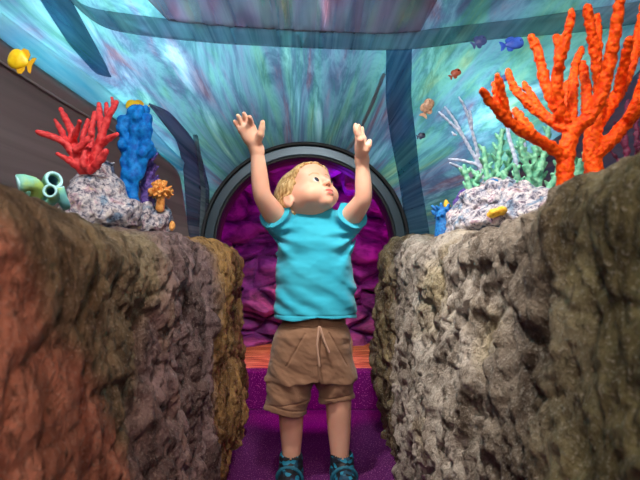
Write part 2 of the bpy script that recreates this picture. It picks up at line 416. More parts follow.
# ------------------------------------------------------------------ rock walls
def rock_wall(name, side, mat, seed):
    face = lambda y, z: .205+.0*y
    nY, nT = 620, 330
    ys = np.linspace(-.55, 1.80, nY); ts = np.linspace(0, 1, nT)
    def f(y, t):
        # profile: face 0..0.58, shoulder 0.58..0.72, shelf 0.72..1
        ridge = .645+.012*np.sin(y*4+seed)+.008*vn(np.stack([y*5, y*0, y*0+seed], -1))
        if side < 0: ridge = ridge+.018*np.exp(-((y-.35)/.30)**2)
        if side > 0: ridge = ridge+.006+.040*np.exp(-((y-.42)/.24)**2)
        rr = .075
        z = np.where(t < .58, t/.58*(ridge-rr), 0); lat = np.zeros_like(t); nx = np.ones_like(t); nz = np.zeros_like(t)
        a = np.clip((t-.58)/.14, 0, 1)*math.pi/2
        sh = t >= .58; z = np.where(sh, ridge-rr+rr*np.sin(a), z); lat = np.where(sh, rr*(1-np.cos(a)), 0); nx = np.where(sh, np.cos(a), 1); nz = np.where(sh, np.sin(a), 0)
        s = np.clip((t-.72)/.28, 0, 1); lat = lat+s*.75
        z = z+s*.012
        L0 = (.208 if side < 0 else .243)+.02*np.sin(z*9+seed)*np.clip(1-z/.7, 0, 1)
        # rounded far end
        e = np.clip((y-1.62)/.18, 0, 1); L0 = L0+.16*(1-np.sqrt(np.clip(1-e*e, 0, 1)))
        q = np.stack([y*1.0, z*1.0, lat*1.0], -1)
        streak = np.stack([y*9, z*3.0, lat*9], -1)
        d = .030*fbm(q*4.2+seed*3, 4, seed)+.020*fbm(streak*1.6+seed, 4, seed+5)
        w1, w2, _ = worley(np.stack([y*15, z*9, lat*15], -1)+.35*np.stack([fbm(q*14, 3, 3), fbm(q*14, 3, 4), fbm(q*14, 3, 5)], -1)*2, seed)
        d = d+.014*(np.clip(w2-w1, 0, .5)*2-.5)
        rg_ = 1-np.abs(fbm(np.stack([y*13, z*7, lat*13], -1)+seed, 4, seed+21))*3.2; d = d-.013*np.clip(rg_, 0, 1)**2
        rg2 = 1-np.abs(fbm(np.stack([y*34, z*20, lat*34], -1)+seed, 3, seed+31))*3.0; d = d-.006*np.clip(rg2, 0, 1)**2
        d = d+.008*fbm(q*42, 3, seed+9)+.0035*fbm(q*120, 2, seed+11)
        # grooves between the cast sections
        for gy, gw, gd in ((1.02, .025, .028), (1.45, .03, .012), (.62, .05, .010)) if side < 0 else ((1.36, .025, .028), (.60, .06, .005), (1.1, .05, .008)):
            d = d-gd*np.exp(-((y-gy-.03*fbm(np.stack([z*5, z*0, z*0+seed], -1), 2)-(.10*z if side < 0 else 0))/gw)**2)
        streak2 = np.stack([y*46, z*13, lat*46], -1); d = d+.007*fbm(streak2+seed, 3, seed+41)
        d = d*(np.clip((y-.15)/.6, .42, 1) if side < 0 else np.clip((y-.1)/.5, .6, 1))
        d = d*np.where(t > .72, np.clip(1-s*1.5, .25, 1), 1)
        damp = np.where(t < .5, 1, np.where(t < .72, 1-(t-.5)/.22*.45, .55)); d = d*damp
        x = L0+lat-nx*d; zz = z+nz*d*.8
        return np.stack([side*x, y, zz], -1)
    pts, q, uv = grid(ys, ts, f, flip=(side > 0))
    # end cap down to the ring legs
    return struct(obj(name, pts, q, mat, uv=uv))
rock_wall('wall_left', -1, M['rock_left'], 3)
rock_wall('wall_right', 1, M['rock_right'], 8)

# ------------------------------------------------------------------ floor, step, cave
def box(name, lo, hi, mat, parent=None, bev=0):
    x0, y0, z0 = lo; x1, y1, z1 = hi
    V = [(x0, y0, z0), (x1, y0, z0), (x1, y1, z0), (x0, y1, z0), (x0, y0, z1), (x1, y0, z1), (x1, y1, z1), (x0, y1, z1)]
    F = [[0, 3, 2, 1], [4, 5, 6, 7], [0, 1, 5, 4], [1, 2, 6, 5], [2, 3, 7, 6], [3, 0, 4, 7]]
    o = obj(name, V, F, mat, parent, smooth=False)
    if bev: b = o.modifiers.new('b', 'BEVEL'); b.width = bev; b.segments = 3
    return o
struct(box('floor', (-.9, -.9, -.03), (.9, 1.925, 0), M['carpet']))
struct(box('trim_10', (-.62, 1.92, 0), (.62, 2.0, .152), M['carpet'], bev=.006))
struct(box('floor', (-.62, 2.0, 0), (.62, 2.72, .150), M['wood']))
def cavefn(a, y):
    # a: arch parameter 0..1 from left foot over to right foot
    s = a*4; r = .56
    x = np.where(s < 1, -r, np.where(s < 3, -r*np.cos((s-1)*math.pi/2), r)); z = np.where(s < 1, .1+s*.55, np.where(s < 3, .65+.46*np.sin((s-1)*math.pi/2), .65-(s-3)*.55))
    e = np.clip((y-2.62), 0, .6)/.6; cx, cz = 0, .12
    k = 1-e
    x2 = cx+(x-cx)*k; z2 = cz+(z-cz)*k; y2 = np.minimum(y, 2.62+.0*y)+.05*np.sin(np.minimum(e*3, 1)*math.pi/2)
    q = np.stack([x2, y2, z2], -1)
    w1, w2, i = worley(q*np.array([3.8, 4.0, 8.5])+.25*np.stack([fbm(q*6, 2, 3), fbm(q*6, 2, 4), fbm(q*6, 2, 5)], -1), 21)
    d = .11*np.clip((w2-w1)*3, 0, 1)**.7+.12*(i-.5)+.02*fbm(q*16, 4, 2)
    onback = (y > 2.62)
    nx = np.where(onback, 0, -x2/.6); nz = np.where(onback, 0, -(z2-.6)/.6*1.0); ny = np.where(onback, -1, 0)
    L = np.sqrt(nx*nx+nz*nz+ny*ny)+1e-6
    return q+d[..., None]*np.stack([nx/L, ny, nz/L], -1)*np.clip((y-1.93)/.05, 0, 1)[..., None]
pc, qc, uc = grid(np.linspace(0, 1, 260), np.r_[np.linspace(1.90, 2.62, 120), np.linspace(2.625, 3.22, 120)], cavefn)
struct(obj('wall_back', pc, qc, M['cave']))
# ring frame of the porthole arch
def arch_pts(r, n=64, zb=0.0):
    pts = [(-r, zb)]+[(-r*math.cos(t), ZR+r*math.sin(t)) for t in np.linspace(0, math.pi, n)]+[(r, zb)]
    return pts
def arch_band(name, r0, r1, y0, y1, mat, parent, rnd=0):
    A, B = arch_pts(r0), arch_pts(r1); V = []; F = []
    for (a, b) in zip(A, B): V += [(a[0], y0, a[1]), (b[0], y0, b[1]), (b[0], y1, b[1]), (a[0], y1, a[1])]
    for i in range(len(A)-1):
        for k in range(4): F.append([4*i+k, 4*i+(k+1) % 4, 4*i+4+(k+1) % 4, 4*i+4+k])
    F += [[0, 3, 2, 1], [len(V)-4, len(V)-3, len(V)-2, len(V)-1]]
    o = obj(name, V, F, mat, parent, smooth=False); b = o.modifiers.new('b', 'BEVEL'); b.width = .004; b.segments = 3; b.limit_method = 'ANGLE'; b.angle_limit = .8
    return o
rg = thing('porthole_ring', 'large grey metal arch ring around the purple cave opening behind the child', 'ring frame', (0, YR, 0))
arch_band('steel_rim', .352, .388, 1.835, 1.875, M['ring'], rg); arch_band('outer_gasket', .3885, .402, 1.828, 1.88, M['ringdark'], rg)
arch_band('inner_gasket', .340, .3515, 1.83, 1.88, M['ringdark'], rg); arch_band('lining', .340, .36, 1.881, 1.945, M['throat'], rg)
# stone face around the arch behind the vault (closes the gap outside the ring)
A, B = arch_pts(.40), arch_pts(1.25); V = [(a[0], 1.89, a[1]) for a in A]+[(b[0], 1.89, b[1]) for b in B]; n = len(A)
V += [(v[0], 1.93, v[2]) for v in V[:]]
F = []
for i in range(n-1): F += [[i, i+1, n+i+1, n+i], [2*n+i, 3*n+i, 3*n+i+1, 2*n+i+1], [i, 2*n+i, 2*n+i+1, i+1], [n+i, n+i+1, 3*n+i+1, 3*n+i]]
struct(obj('wall_front', V, F, M['throat'], smooth=False))

# ------------------------------------------------------------------ corals
def bounds(pts, m):
    a = np.array(pts); return a.min(0)-m, a.max(0)+m
def wander(pl, Y, dy, amp, seed, sub=5):
    """pixel polyline -> smooth world path with its own drift in depth"""
    r = np.random.RandomState(seed); q = []
    pl = np.array(pl, float); s = np.r_[0, np.cumsum(np.hypot(*np.diff(pl, axis=0).T))]; n = max(3, int(s[-1]/5)); t = np.linspace(0, s[-1], n)
    xy = np.stack([np.interp(t, s, pl[:, k]) for k in (0, 1)], -1)
    for _ in range(2): xy[1:-1] = (xy[:-2]+2*xy[1:-1]+xy[2:])/4
    return [P(x, y, Y+dy*(t[i]/max(s[-1], 1e-6))**1.0+amp*r.randn()*0) for i, (x, y) in enumerate(xy)]
def branch_coral(name, label, cat, Y, br, mat, h, noise, seed, group=None, k=.004, fat=1):
    """br: list of (pixel path, radius at root, radius at tip, depth start, depth drift)"""
    paths = []
    for j, (pl, r0, r1, d0, dy) in enumerate(br):
        w = wander(pl, Y+d0, dy, 0, seed+j); paths.append((w, np.linspace(r0, r1, len(w))*fat))
    allp = [p for w, _ in paths for p in w]; lo, hi = bounds(allp, .03)
    f = Field(lo, hi, h)
    for w, r in paths: f.path(w, list(r), k)
    f.displace(lambda p: noise[0]*vn(p*noise[1], seed)+noise[0]*.5*vn(p*noise[1]*2.1, seed+1), .01)
    base = paths[0][0][0]
    o = f.obj(name, mat); return tag(o, label, cat, group)
Y1 = .66
branch_coral('orange_coral', 'tall bright orange branching coral on the right ledge, the one nearer the child', 'coral', Y1, [
    ([(565, 212), (565, 165), (567, 147), (574, 128)], .0135, .0125, 0, 0),
    ([(565, 157), (548, 145), (527, 134), (512, 125), (497, 110), (482, 91)], .0095, .0055, 0, -.05),
    ([(509, 123), (503, 103), (498, 77)], .0075, .0055, -.03, -.02),
    ([(499, 112), (495, 98), (494, 84)], .006, .004, -.04, .02),
    ([(570, 131), (550, 120), (527, 103), (512, 86), (508, 71)], .0095, .0055, 0, .06),
    ([(543, 114), (533, 100), (524, 83)], .0075, .005, .03, .03),
    ([(531, 132), (522, 120), (515, 110)], .008, .006, -.02, .04),
    ([(566, 120), (552, 101), (543, 75), (539, 52), (531, 37)], .0095, .0065, 0, .03),
    ([(560, 115), (556, 86), (561, 56), (570, 25), (572, 11)], .0095, .0055, 0, -.03),
    ([(559, 66), (559, 50), (556, 37)], .007, .005, -.02, 0),
    ([(571, 128), (573, 97), (574, 67), (582, 49)], .0095, .0055, .01, .06),
    ([(566, 112), (566, 96), (567, 84)], .009, .007, .05, .01),
    ([(574, 129), (591, 116), (602, 94), (610, 62), (615, 34), (620, 0), (623, -16)], .0115, .0065, 0, -.05),
], M['orange'], .0017, (.0018, 210), 31, fat=.76)
Y2 = .74
branch_coral('orange_coral', 'bright orange branching coral furthest right, cut off by the edge of the view', 'coral', Y2, [
    ([(597, 206), (594, 170), (591, 150), (594, 132)], .0165, .0145, 0, 0),
    ([(592, 138), (587, 112), (586, 82), (582, 64)], .0105, .0075, 0, .03),
    ([(593, 135), (598, 118), (600, 85), (594, 45), (587, 8)], .011, .0075, 0, -.04),
    ([(597, 70), (598, 40), (597, 16)], .0085, .006, -.02, .03),
    ([(594, 132), (603, 115), (621, 90), (632, 60), (640, 30), (646, 0)], .0125, .008, 0, .02),
    ([(618, 92), (624, 68), (629, 39)], .0095, .0065, 0, -.05),
    ([(594, 156), (615, 136), (632, 116), (643, 88), (650, 60)], .013, .009, 0, -.04),
    ([(631, 116), (642, 104), (652, 92)], .0125, .008, -.03, -.03),
], M['orange'], .0017, (.0018, 210), 47, fat=.76)
branch_coral('red_coral', 'red antler-shaped coral growing on the whitish rock on the left ledge', 'coral', .98, [
    ([(84, 172), (84, 160), (86, 150)], .014, .012, 0, 0),
    ([(80, 165), (67, 143), (54, 137), (37.5, 132)], .011, .006, 0, -.03), ([(67, 146), (64, 134), (55, 120)], .009, .005, -.01, .03),
    ([(79, 164), (74, 148), (72, 130), (61, 110)], .012, .007, 0, .02), ([(73, 140), (77, 131), (80, 121)], .008, .005, 0, -.03),
    ([(79, 168), (70, 161), (58, 154)], .010, .005, 0, -.03), ([(84, 165), (84, 158), (85, 153)], .010, .007, -.03, 0),
    ([(85, 165), (91, 145), (91, 131), (95, 113)], .011, .006, 0, .03), ([(76, 150), (88, 142), (92, 134)], .008, .006, -.02, -.01),
    ([(93, 164), (98, 150), (102, 134), (109, 115), (117, 102)], .012, .006, 0, -.02), ([(102, 133), (100, 120), (99, 104)], .010, .006, 0, .03),
    ([(108, 118), (107, 110), (106, 104)], .008, .005, 0, .01), ([(97, 148), (107, 139), (117, 134)], .009, .006, 0, -.03),
    ([(90, 170), (99, 164), (106, 152)], .011, .008, -.02, -.02), ([(114, 107), (113, 101), (112, 98)], .006, .004, 0, 0),
    ([(86, 150), (80, 140), (86, 128), (88, 120)], .009, .005, .02, .02)], M['red'], .0022, (.0012, 120), 61, fat=.80)
def lump(name, label, cat, blobs, mat, h, noise, seed, group=None, k=.012, parent=None):
    """blobs: (px, py, Y, rx, ry, rz) ellipsoids in metres"""
    c = [P(b[0], b[1], b[2]) for b in blobs]; lo, hi = bounds(c, max(max(b[3:]) for b in blobs)+.02); f = Field(lo, hi, h)
    for p, b in zip(c, blobs): f.ell(p, b[3:6], k=k)
    f.displace(lambda p: noise[0]*fbm(p*noise[1], 3, seed), .03); o = f.obj(name, mat, parent)
    return tag(o, label, cat, group) if label else o
lump('reef_rock', 'whitish encrusted rock under the red coral on the left ledge', 'rock', [(90, 190, 1.0, .038, .04, .036), (84, 210, .98, .046, .05, .05), (103, 172, 1.02, .022, .03, .03), (112, 195, 1.02, .032, .04, .045), (98, 212, 1.0, .06, .05, .04), (124, 214, 1.02, .035, .04, .035)], M['reef'], .0035, (.014, 45), 5)
lump('reef_rock', 'smaller lilac-grey encrusted rock below the orange anemone on the left ledge', 'rock', [(150, 214, 1.12, .034, .04, .04), (160, 222, 1.12, .028, .04, .034), (142, 222, 1.10, .03, .04, .034)], M['reef'], .0035, (.012, 50), 15)
lump('reef_rock', 'long lilac-white encrusted rock under the green corals on the right ledge', 'rock', [(480, 203, 1.02, .04, .05, .035), (500, 198, 1.0, .05, .05, .038), (520, 200, .96, .05, .05, .03), (538, 200, .92, .045, .05, .024), (466, 212, 1.05, .03, .04, .03), (490, 188, 1.04, .025, .03, .02), (480, 224, .98, .05, .05, .03), (515, 218, .93, .06, .05, .034), (545, 212, .88, .045, .05, .03), (462, 226, 1.04, .03, .04, .03)], M['reef'], .0035, (.014, 48), 25)
# finger sponge
rs = np.random.RandomState(5); bl = []
for (pl, r) in (([(127, 205), (126, 180), (126, 160), (124, 140), (122, 120)], .013), ([(133, 200), (134, 170), (134, 145), (136, 124), (136, 112)], .016), ([(138, 175), (144, 155), (147, 135), (148, 118)], .014), ([(140, 165), (147, 150), (150, 146)], .011)):
    w = wander(pl, 1.05, 0, 0, 1)
    for p in w: bl.append((p, r*.82*(.75+.45*rs.rand())))
    for _ in range(len(w)): 
        p = w[rs.randint(len(w))]; bl.append((p+rs.randn(3)*np.array([.009, .008, .007]), .007+.004*rs.rand()))
lo, hi = bounds([b[0] for b in bl], .03); f = Field(lo, hi, .0026)
for p, r in bl: f.ell(p, (r, r, r*1.15), k=.006)
f.displace(lambda p: .003*fbm(p*70, 3, 9), .01); tag(f.obj('blue_sponge', M['blue']), 'bright blue lumpy finger sponge standing right of the red coral', 'sponge')
# violet spiky sponge
f = Field(*bounds([P(148, 214, 1.10), P(150, 156, 1.10)], .05), .0024)
f.path([P(147, 214, 1.10), P(148, 185, 1.10), P(150, 166, 1.10)], [.018, .015, .012], .004)
for i in range(46):
    t = rs.rand(); b = P(147+3*t, 208-46*t, 1.10); a = rs.uniform(0, 2*math.pi); d = np.array([math.cos(a), math.sin(a), .9+.5*rs.rand()]); d /= np.linalg.norm(d); f.cap(b, b+d*(.026+.008*rs.rand()), .005, .0028, .002)
tag(f.obj('violet_sponge', M['purple']), 'dark violet spiky sponge between the blue sponge and the orange anemone', 'sponge')
# orange anemone: foot with tentacles
an = thing('orange_anemone', 'small pale orange anemone with short tentacles on the left ledge', 'anemone', P(161, 206, 1.08))
f = Field(*bounds([P(161, 192, 1.08)], .05), .002)
f.ell(P(161, 195, 1.08), (.010, .010, .013)); 
for i in range(75):
    a = rs.uniform(0, 2*math.pi); e = rs.uniform(-.5, 1.4); d = np.array([math.cos(a)*math.cos(e), math.sin(a)*math.cos(e), math.sin(e)]); b = P(161, 192, 1.08); f.cap(b, b+d*.026, .0044, .0027, .001)
f.obj('tentacles', M['anem'], an)
f = Field(*bounds([P(161, 206, 1.08)], .03), .002); f.cap(P(160, 208, 1.085), P(161, 200, 1.08), .010, .009); f.obj('foot', M['anem'], an)
lump('orange_polyp', 'tiny orange polyp at the ledge edge beside the smaller lilac rock', 'coral', [(172, 226, 1.10, .007, .007, .012)], M['anem'], .0015, (.002, 100), 4)
# tube sponges: outer wall, hole, rim
def tube_sponge(label, mouth, foot, Y, r, face):
    """mouth/foot pixels, face = direction the opening looks"""
    m_, b_ = P(*mouth, Y), P(*foot, Y+.03); d = np.array(face, float); d /= np.linalg.norm(d)
    t = thing('tube_sponge', label, 'sponge', b_, 'green and blue tube sponges on the left ledge')
    pts = []
    for s in np.linspace(0, 1, 16):  # bezier foot -> mouth
        c = m_-d*.035; pts.append((1-s)**2*b_+2*s*(1-s)*c+s*s*m_)
    prof = np.linspace(.62, 1, 16); prof[-3:] = [1.02, 1.06, 1.1]; n = 28
    def loft(path, rad, nm, mt, close=True):
        V = []; Fq = []; up = np.array([.3, .9, .2])
        for i, p in enumerate(path):
            tg = path[min(i+1, len(path)-1)]-path[max(i-1, 0)]; tg = tg/np.linalg.norm(tg) if np.linalg.norm(tg) > 1e-9 else d
            u = np.cross(tg, up); u /= np.linalg.norm(u); v = np.cross(tg, u)
            for k in range(n):
                a = 2*math.pi*k/n; V.append(p+rad[i]*(1+.04*math.sin(3*a+i*.5))*(math.cos(a)*u+math.sin(a)*v))
        for i in range(len(path)-1):
            for k in range(n): Fq.append([i*n+k, i*n+(k+1) % n, (i+1)*n+(k+1) % n, (i+1)*n+k])
        Fq += [list(range(n))[::-1], [(len(path)-1)*n+k for k in range(n)]] if close else []
        return obj(nm, np.array(V), Fq, mt, t)
    loft(pts, r*prof, 'body', M['tube'])if False else None
    # body as one open cup: outside then back down inside
    path = pts+[pts[-1]+d*.001]+pts[::-1][1:8]; rad = list(r*prof)+[r*1.0]+list((r*prof*.66)[::-1][1:8]); path = [np.array(q) for q in path]
    V = []; up = np.array([.3, .9, .2]); ringp = []
    for i, p in enumerate(path):
        j = i if i < 16 else (15 if i == 16 else 15-(i-16)); j = max(0, min(15, j)); a0 = pts[max(j-1, 0)]; a1 = pts[min(j+1, 15)]; tg = a1-a0; tg /= np.linalg.norm(tg)
        u = np.cross(tg, up); u /= np.linalg.norm(u); v = np.cross(tg, u)
        for k in range(n): a = 2*math.pi*k/n; V.append(p+rad[i]*(1+.04*math.sin(3*a+j*.4))*(math.cos(a)*u+math.sin(a)*v))
    Fq = [[i*n+k, i*n+(k+1) % n, (i+1)*n+(k+1) % n, (i+1)*n+k] for i in range(len(path)-1) for k in range(n)]
    Fq += [list(range(n))[::-1], [(len(path)-1)*n+k for k in range(n)]]
    o = obj('body', np.array(V), Fq, [M['tube'], M['tubein']], t)
    for i, p in enumerate(o.data.polygons): p.material_index = 1 if (i//n) >= 17 or i == len(Fq)-1 else 0
    # rim torus
    tg = pts[-1]-pts[-2]; tg /= np.linalg.norm(tg); u = np.cross(tg, up); u /= np.linalg.norm(u); v = np.cross(tg, u); V = []
    for k in range(n):
        a = 2*math.pi*k/n; c = math.cos(a)*u+math.sin(a)*v
        for q in range(8): b = 2*math.pi*q/8; V.append(pts[-1]+c*(r*.90+r*.2*math.cos(b))+tg*r*.2*math.sin(b))
    Fq = [[k*8+q, ((k+1) % n)*8+q, ((k+1) % n)*8+(q+1) % 8, k*8+(q+1) % 8] for k in range(n) for q in range(8)]
    obj('rim', np.array(V), Fq, M['tuberim'], t)
    return t
tube_sponge('green tube sponge at the far left, mouth turned down to the left', (19, 184), (34, 203), .70, .0125, (-.8, -.45, -.25))
tube_sponge('fat blue-green tube sponge behind the ring-mouthed one', (27, 179), (36, 204), .74, .0125, (-.05, -.15, 1))
tube_sponge('blue tube sponge with its mouth turned to the right', (54, 180), (42, 203), .74, .0125, (.75, -.6, .15))
tube_sponge('small blue tube sponge with a ring mouth facing the camera', (50, 191), (46, 206), .70, .0095, (.1, -1, .1))
tube_sponge('thin green tube sponge nearest the red coral', (58, 189), (66, 205), .74, .009, (-.3, -.2, .9))
# right ledge corals
branch_coral('white_coral', 'thin pale lilac coral with bare twigs, left of the green corals', 'coral', 1.12, [
    ([(488, 192), (485, 180), (477, 161), (460, 131), (448, 121), (439, 112)], .0042, .0024, 0, 0), ([(462, 134), (455, 120), (445, 107)], .0032, .0022, 0, .02),
    ([(482, 172), (477, 150), (471, 127), (466, 109), (459, 97)], .0038, .0022, 0, -.03), ([(472, 130), (473, 118), (470, 111)], .003, .0022, -.01, -.01),
    ([(478, 165), (463, 160), (449, 159)], .0034, .0026, 0, .02), ([(476, 172), (460, 168), (450, 163)], .0034, .0026, 0, -.02), ([(456, 135), (452, 137), (452, 132)], .0026, .002, 0, 0)], M['white'], .0015, (.0004, 200), 71)
branch_coral('white_coral', 'curled pale coral twig between the orange branches and the green coral', 'coral', 1.0, [
    ([(520, 192), (516, 160), (508, 135), (507, 118), (514, 110), (521, 113), (523, 128), (525, 150)], .004, .003, 0, .02)], M['white'], .0016, (.0004, 200), 72)
def staghorn(label, Y, stems, seed):
    r = np.random.RandomState(seed); br = []
    for st in stems:
        st = np.array(st, float); br.append((st.tolist(), .0065, .004, 0, r.uniform(-.02, .02)))
        s = np.r_[0, np.cumsum(np.hypot(*np.diff(st, axis=0).T))]; L = s[-1]; q = 8; sd = 1
        while q < L-2:
            x = np.interp(q, s, st[:, 0]); y = np.interp(q, s, st[:, 1]); sd = -sd; l = r.uniform(5, 10)*(1 if q < L*.7 else .7)
            br.append(([(x, y), (x+sd*l*.55, y-l*.35), (x+sd*l*.8, y-l*.95)], .0046, .0028, 0, r.uniform(-.02, .02))); q += r.uniform(4, 7)
    return branch_coral('green_coral', label, 'coral', Y, br, M['green'], .0017, (.0006, 160), seed, 'mint green corals on the right ledge', k=.003)
staghorn('tall mint green staghorn coral beside the pale lilac twigs', 1.04, [[(494, 194), (496, 176), (500, 150), (502, 130)], [(490, 192), (486, 172), (484, 148)], [(500, 185), (509, 165), (512, 148)]], 81)
staghorn('low green staghorn coral tuft at the left foot of the pale lilac twigs', 1.02, [[(472, 198), (468, 182), (464, 166)], [(478, 194), (476, 182), (478, 172)]], 82)
staghorn('broad mint green staghorn coral behind the left orange trunk', .98, [[(532, 194), (530, 175), (522, 150), (520, 138)], [(538, 194), (540, 170), (546, 148), (549, 126)], [(526, 195), (518, 180), (514, 165)], [(546, 194), (556, 178), (560, 160)], [(534, 190), (534, 165), (536, 145)], [(520, 192), (506, 182), (503, 172)]], 83)
staghorn('mint green staghorn coral showing between the two orange trunks', .96, [[(572, 196), (574, 182), (582, 165), (588, 152)], [(568, 190), (578, 178), (580, 160)]], 84)
f = Field(*bounds([P(443, 228, 1.1), P(446, 204, 1.1)], .04), .002)
for i in range(30):
    a = rs.uniform(0, 2*math.pi); e = rs.uniform(0, 1.4); b = P(444+rs.uniform(-4, 4), 217+rs.uniform(-6, 6), 1.12); d = np.array([math.cos(a)*math.cos(e), math.sin(a)*math.cos(e), math.sin(e)]); f.cap(b, b+d*.024, .006, .0035, .002)
f.cap(P(444, 236, 1.12), P(444, 216, 1.12), .022, .018)
tag(f.obj('blue_soft_coral', M['bluecor']), 'small deep blue knobbly coral at the left end of the right ledge', 'coral')
lump('yellow_polyp', 'tiny yellow tip poking up above the deep blue coral', 'coral', [(446, 204, 1.12, .005, .005, .011), (449, 209, 1.12, .004, .004, .01)], M['yellowc'], .0014, (.001, 100), 6)
lump('violet_coral', 'dusky violet coral tuft between the deep blue coral and the lilac rock', 'coral', [(458, 205, 1.10, .011, .012, .020), (464, 196, 1.10, .010, .012, .018), (462, 212, 1.1, .02, .015, .016)], M['purple'], .002, (.008, 110), 7)
lump('yellow_polyp', 'yellow polyp cluster low on the front of the lilac rock', 'coral', [(496, 212, .885, .011, .012, .006), (503, 210, .885, .007, .012, .005), (491, 215, .89, .005, .010, .004)], M['yellowc'], .0014, (.003, 120), 8)
lump('blue_polyp', 'small blue polyp patch on top of the lilac rock', 'coral', [(494, 182, .99, .009, .01, .007), (490, 184, .99, .006, .01, .006)], M['bluecor'], .0014, (.003, 120), 10)
branch_coral('magenta_coral', 'dark magenta feathery coral at the right edge behind the orange coral', 'coral', .86, [
    ([(626, 200), (628, 165), (624, 130), (628, 100)], .005, .003, 0, 0), ([(634, 200), (638, 160), (636, 120), (642, 96)], .005, .003, 0, .02), ([(628, 150), (618, 135), (614, 122)], .004, .002, 0, 0),
    ([(638, 150), (648, 130), (650, 110)], .004, .002, 0, 0), ([(630, 170), (616, 160), (610, 150)], .004, .002, 0, 0)], M['pinkc'], .0018, (.0016, 160), 91)

# ------------------------------------------------------------------ fish
def fish(name, label, px, py, Y, L, H, ang, mb, mf, tilt=0, gap=1.0):
    """L length, H height in metres, ang = heading in the picture (deg, 0 = right), built as a lofted body with fins"""
    c = P(px, py, Y); t = thing(name, label, 'fish', c); n = 18; S = np.linspace(0, 1, 22); V = []; Fq = []
    a = math.radians(ang); ex = np.array([math.cos(a), tilt, math.sin(a)]); ex /= np.linalg.norm(ex); ez = np.array([-math.sin(a), 0, math.cos(a)]); 
    if ez[2] < 0: ez = -ez
    ey = np.cross(ez, ex)
    W = lambda x, y, z: c+ex*x+ey*y+ez*z
    for s in S:
        x = L*(.5-s*.8); h = H/2*(math.sin(math.pi*min(1, s**.62))**.75 if 0 < s < 1 else 0)*.98+H*.045*(s > .5)+.0004; w = h*.42
        for k in range(n): b = 2*math.pi*k/n; V.append(W(x, w*math.cos(b), h*math.sin(b)))
    for i in range(len(S)-1):
        for k in range(n): Fq.append([i*n+k, (i+1)*n+k, (i+1)*n+(k+1) % n, i*n+(k+1) % n])
    Fq += [list(range(n)), [(len(S)-1)*n+k for k in range(n)][::-1]]
    obj('body', np.array(V), Fq, mb, t)
    def fin(nm, pts, th=.0012):
        V = [W(x, th/2, z) for x, z in pts]+[W(x, -th/2, z) for x, z in pts]; m = len(pts)
        obj(nm, np.array(V), [list(range(m)), [m+i for i in range(m)][::-1]]+[[i, m+i, m+(i+1) % m, (i+1) % m] for i in range(m)], mf, t, smooth=False)
    fin('tail_fin', [(-L*.26, H*.07), (-L*.40, H*.36), (-L*.52, H*.42), (-L*.46, 0), (-L*.52, -H*.42), (-L*.40, -H*.36), (-L*.26, -H*.07)])
    fin('dorsal_fin', [(L*.2, H*.36), (L*.08, H*.62), (-L*.1, H*.64), (-L*.26, H*.44), (-L*.24, H*.12)])
    fin('anal_fin', [(L*.08, -H*.40), (-L*.06, -H*.62), (-L*.2, -H*.58), (-L*.26, -H*.38), (-L*.22, -H*.12)])
    for sy in (-1, 1):
        f = Field(W(L*.33, sy*H*.10, H*.1)-.006, W(L*.33, sy*H*.10, H*.1)+.006, .0008); f.ell(W(L*.33, sy*H*.11, H*.1), (.0024,)*3, k=0); f.obj('eye', M['black'], t)
    return t
fish('yellow_fish', 'plump yellow fish at the upper left below the pale blue band', 21, 61, .85, .046, .036, 158, M['yfish'], M['yfin'])
fish('yellow_fish', 'yellow fish half hidden behind the blue finger sponge', 137, 107, 1.25, .060, .030, 165, M['yfish'], M['yfin'])
fish('blue_fish', 'bright blue fish left of the top of the orange coral', 512, 44, 1.0, .050, .024, 12, M['bfish'], M['bfish'])
fish('violet_fish', 'blurry slate violet fish left of the bright blue one', 479, 42, 1.15, .038, .024, 30, M['vfish'], M['vfish'])
fish('rust_fish', 'small rust red fish above the pale lilac coral', 455, 74, 1.1, .030, .016, 35, M['rfish'], M['rfish'])
fish('tan_fish', 'mottled tan fish beside the dark vault joint', 427, 108, 1.1, .046, .024, 65, M['tfish'], M['tfish'])
fish('dark_fish', 'tiny dark fish below the tan fish', 421, 136, 1.15, .022, .013, 15, M['dfish'], M['dfish'])
fish('blue_fish', 'tiny violet-blue fish between the tips of the orange coral', 505, 78, 1.0, .020, .012, 50, M['vfish'], M['vfish'])

# ------------------------------------------------------------------ the child
YC = 1.25
boy = thing('person', 'toddler with short blond hair in a turquoise t-shirt and khaki shorts, reaching both arms up', 'person', (0.03, YC, 0))
def unit(v): v = np.array(v, float); return v/np.linalg.norm(v)
ya, pi_ = math.radians(38), math.radians(32)
Fa0 = np.array([math.sin(ya), -math.cos(ya), 0]); Lx = np.array([math.cos(ya), math.sin(ya), 0]); Uz = np.array([0, 0, 1.])
Fw = math.cos(pi_)*Fa0+math.sin(pi_)*Uz; Up = math.cos(pi_)*Uz-math.sin(pi_)*Fa0
HC = P(308, 196.5, YC); RH = [Lx, Fw, Up]
def HL(l, f, u): return HC+Lx*l+Fw*f+Up*u
f = Field((-.21, 1.02, -.005), (.20, 1.36, .99), .0022)
def limb(ps, rs):
    ps = np.array(ps); rs = np.array(rs); q = [0]+list(np.cumsum(np.linalg.norm(np.diff(ps, axis=0), axis=1))); t = np.linspace(0, q[-1], 26)
    c = np.stack([np.interp(t, q, ps[:, k]) for k in range(3)], -1); rr = np.interp(t, q, rs)
    for _ in range(5): c[1:-1] = (c[:-2]+2*c[1:-1]+c[2:])/4; rr[1:-1] = (rr[:-2]+2*rr[1:-1]+rr[2:])/4
    f.path(list(c), list(rr), .0015)
def arm(sh, el, wr, rs_, re, rw):
    rs_ *= .93; re *= .86; rw *= .92
    limb([sh, sh*.5+el*.5, el, el*.62+wr*.38, wr], [rs_, rs_*.96, re, re*1.0, rw])
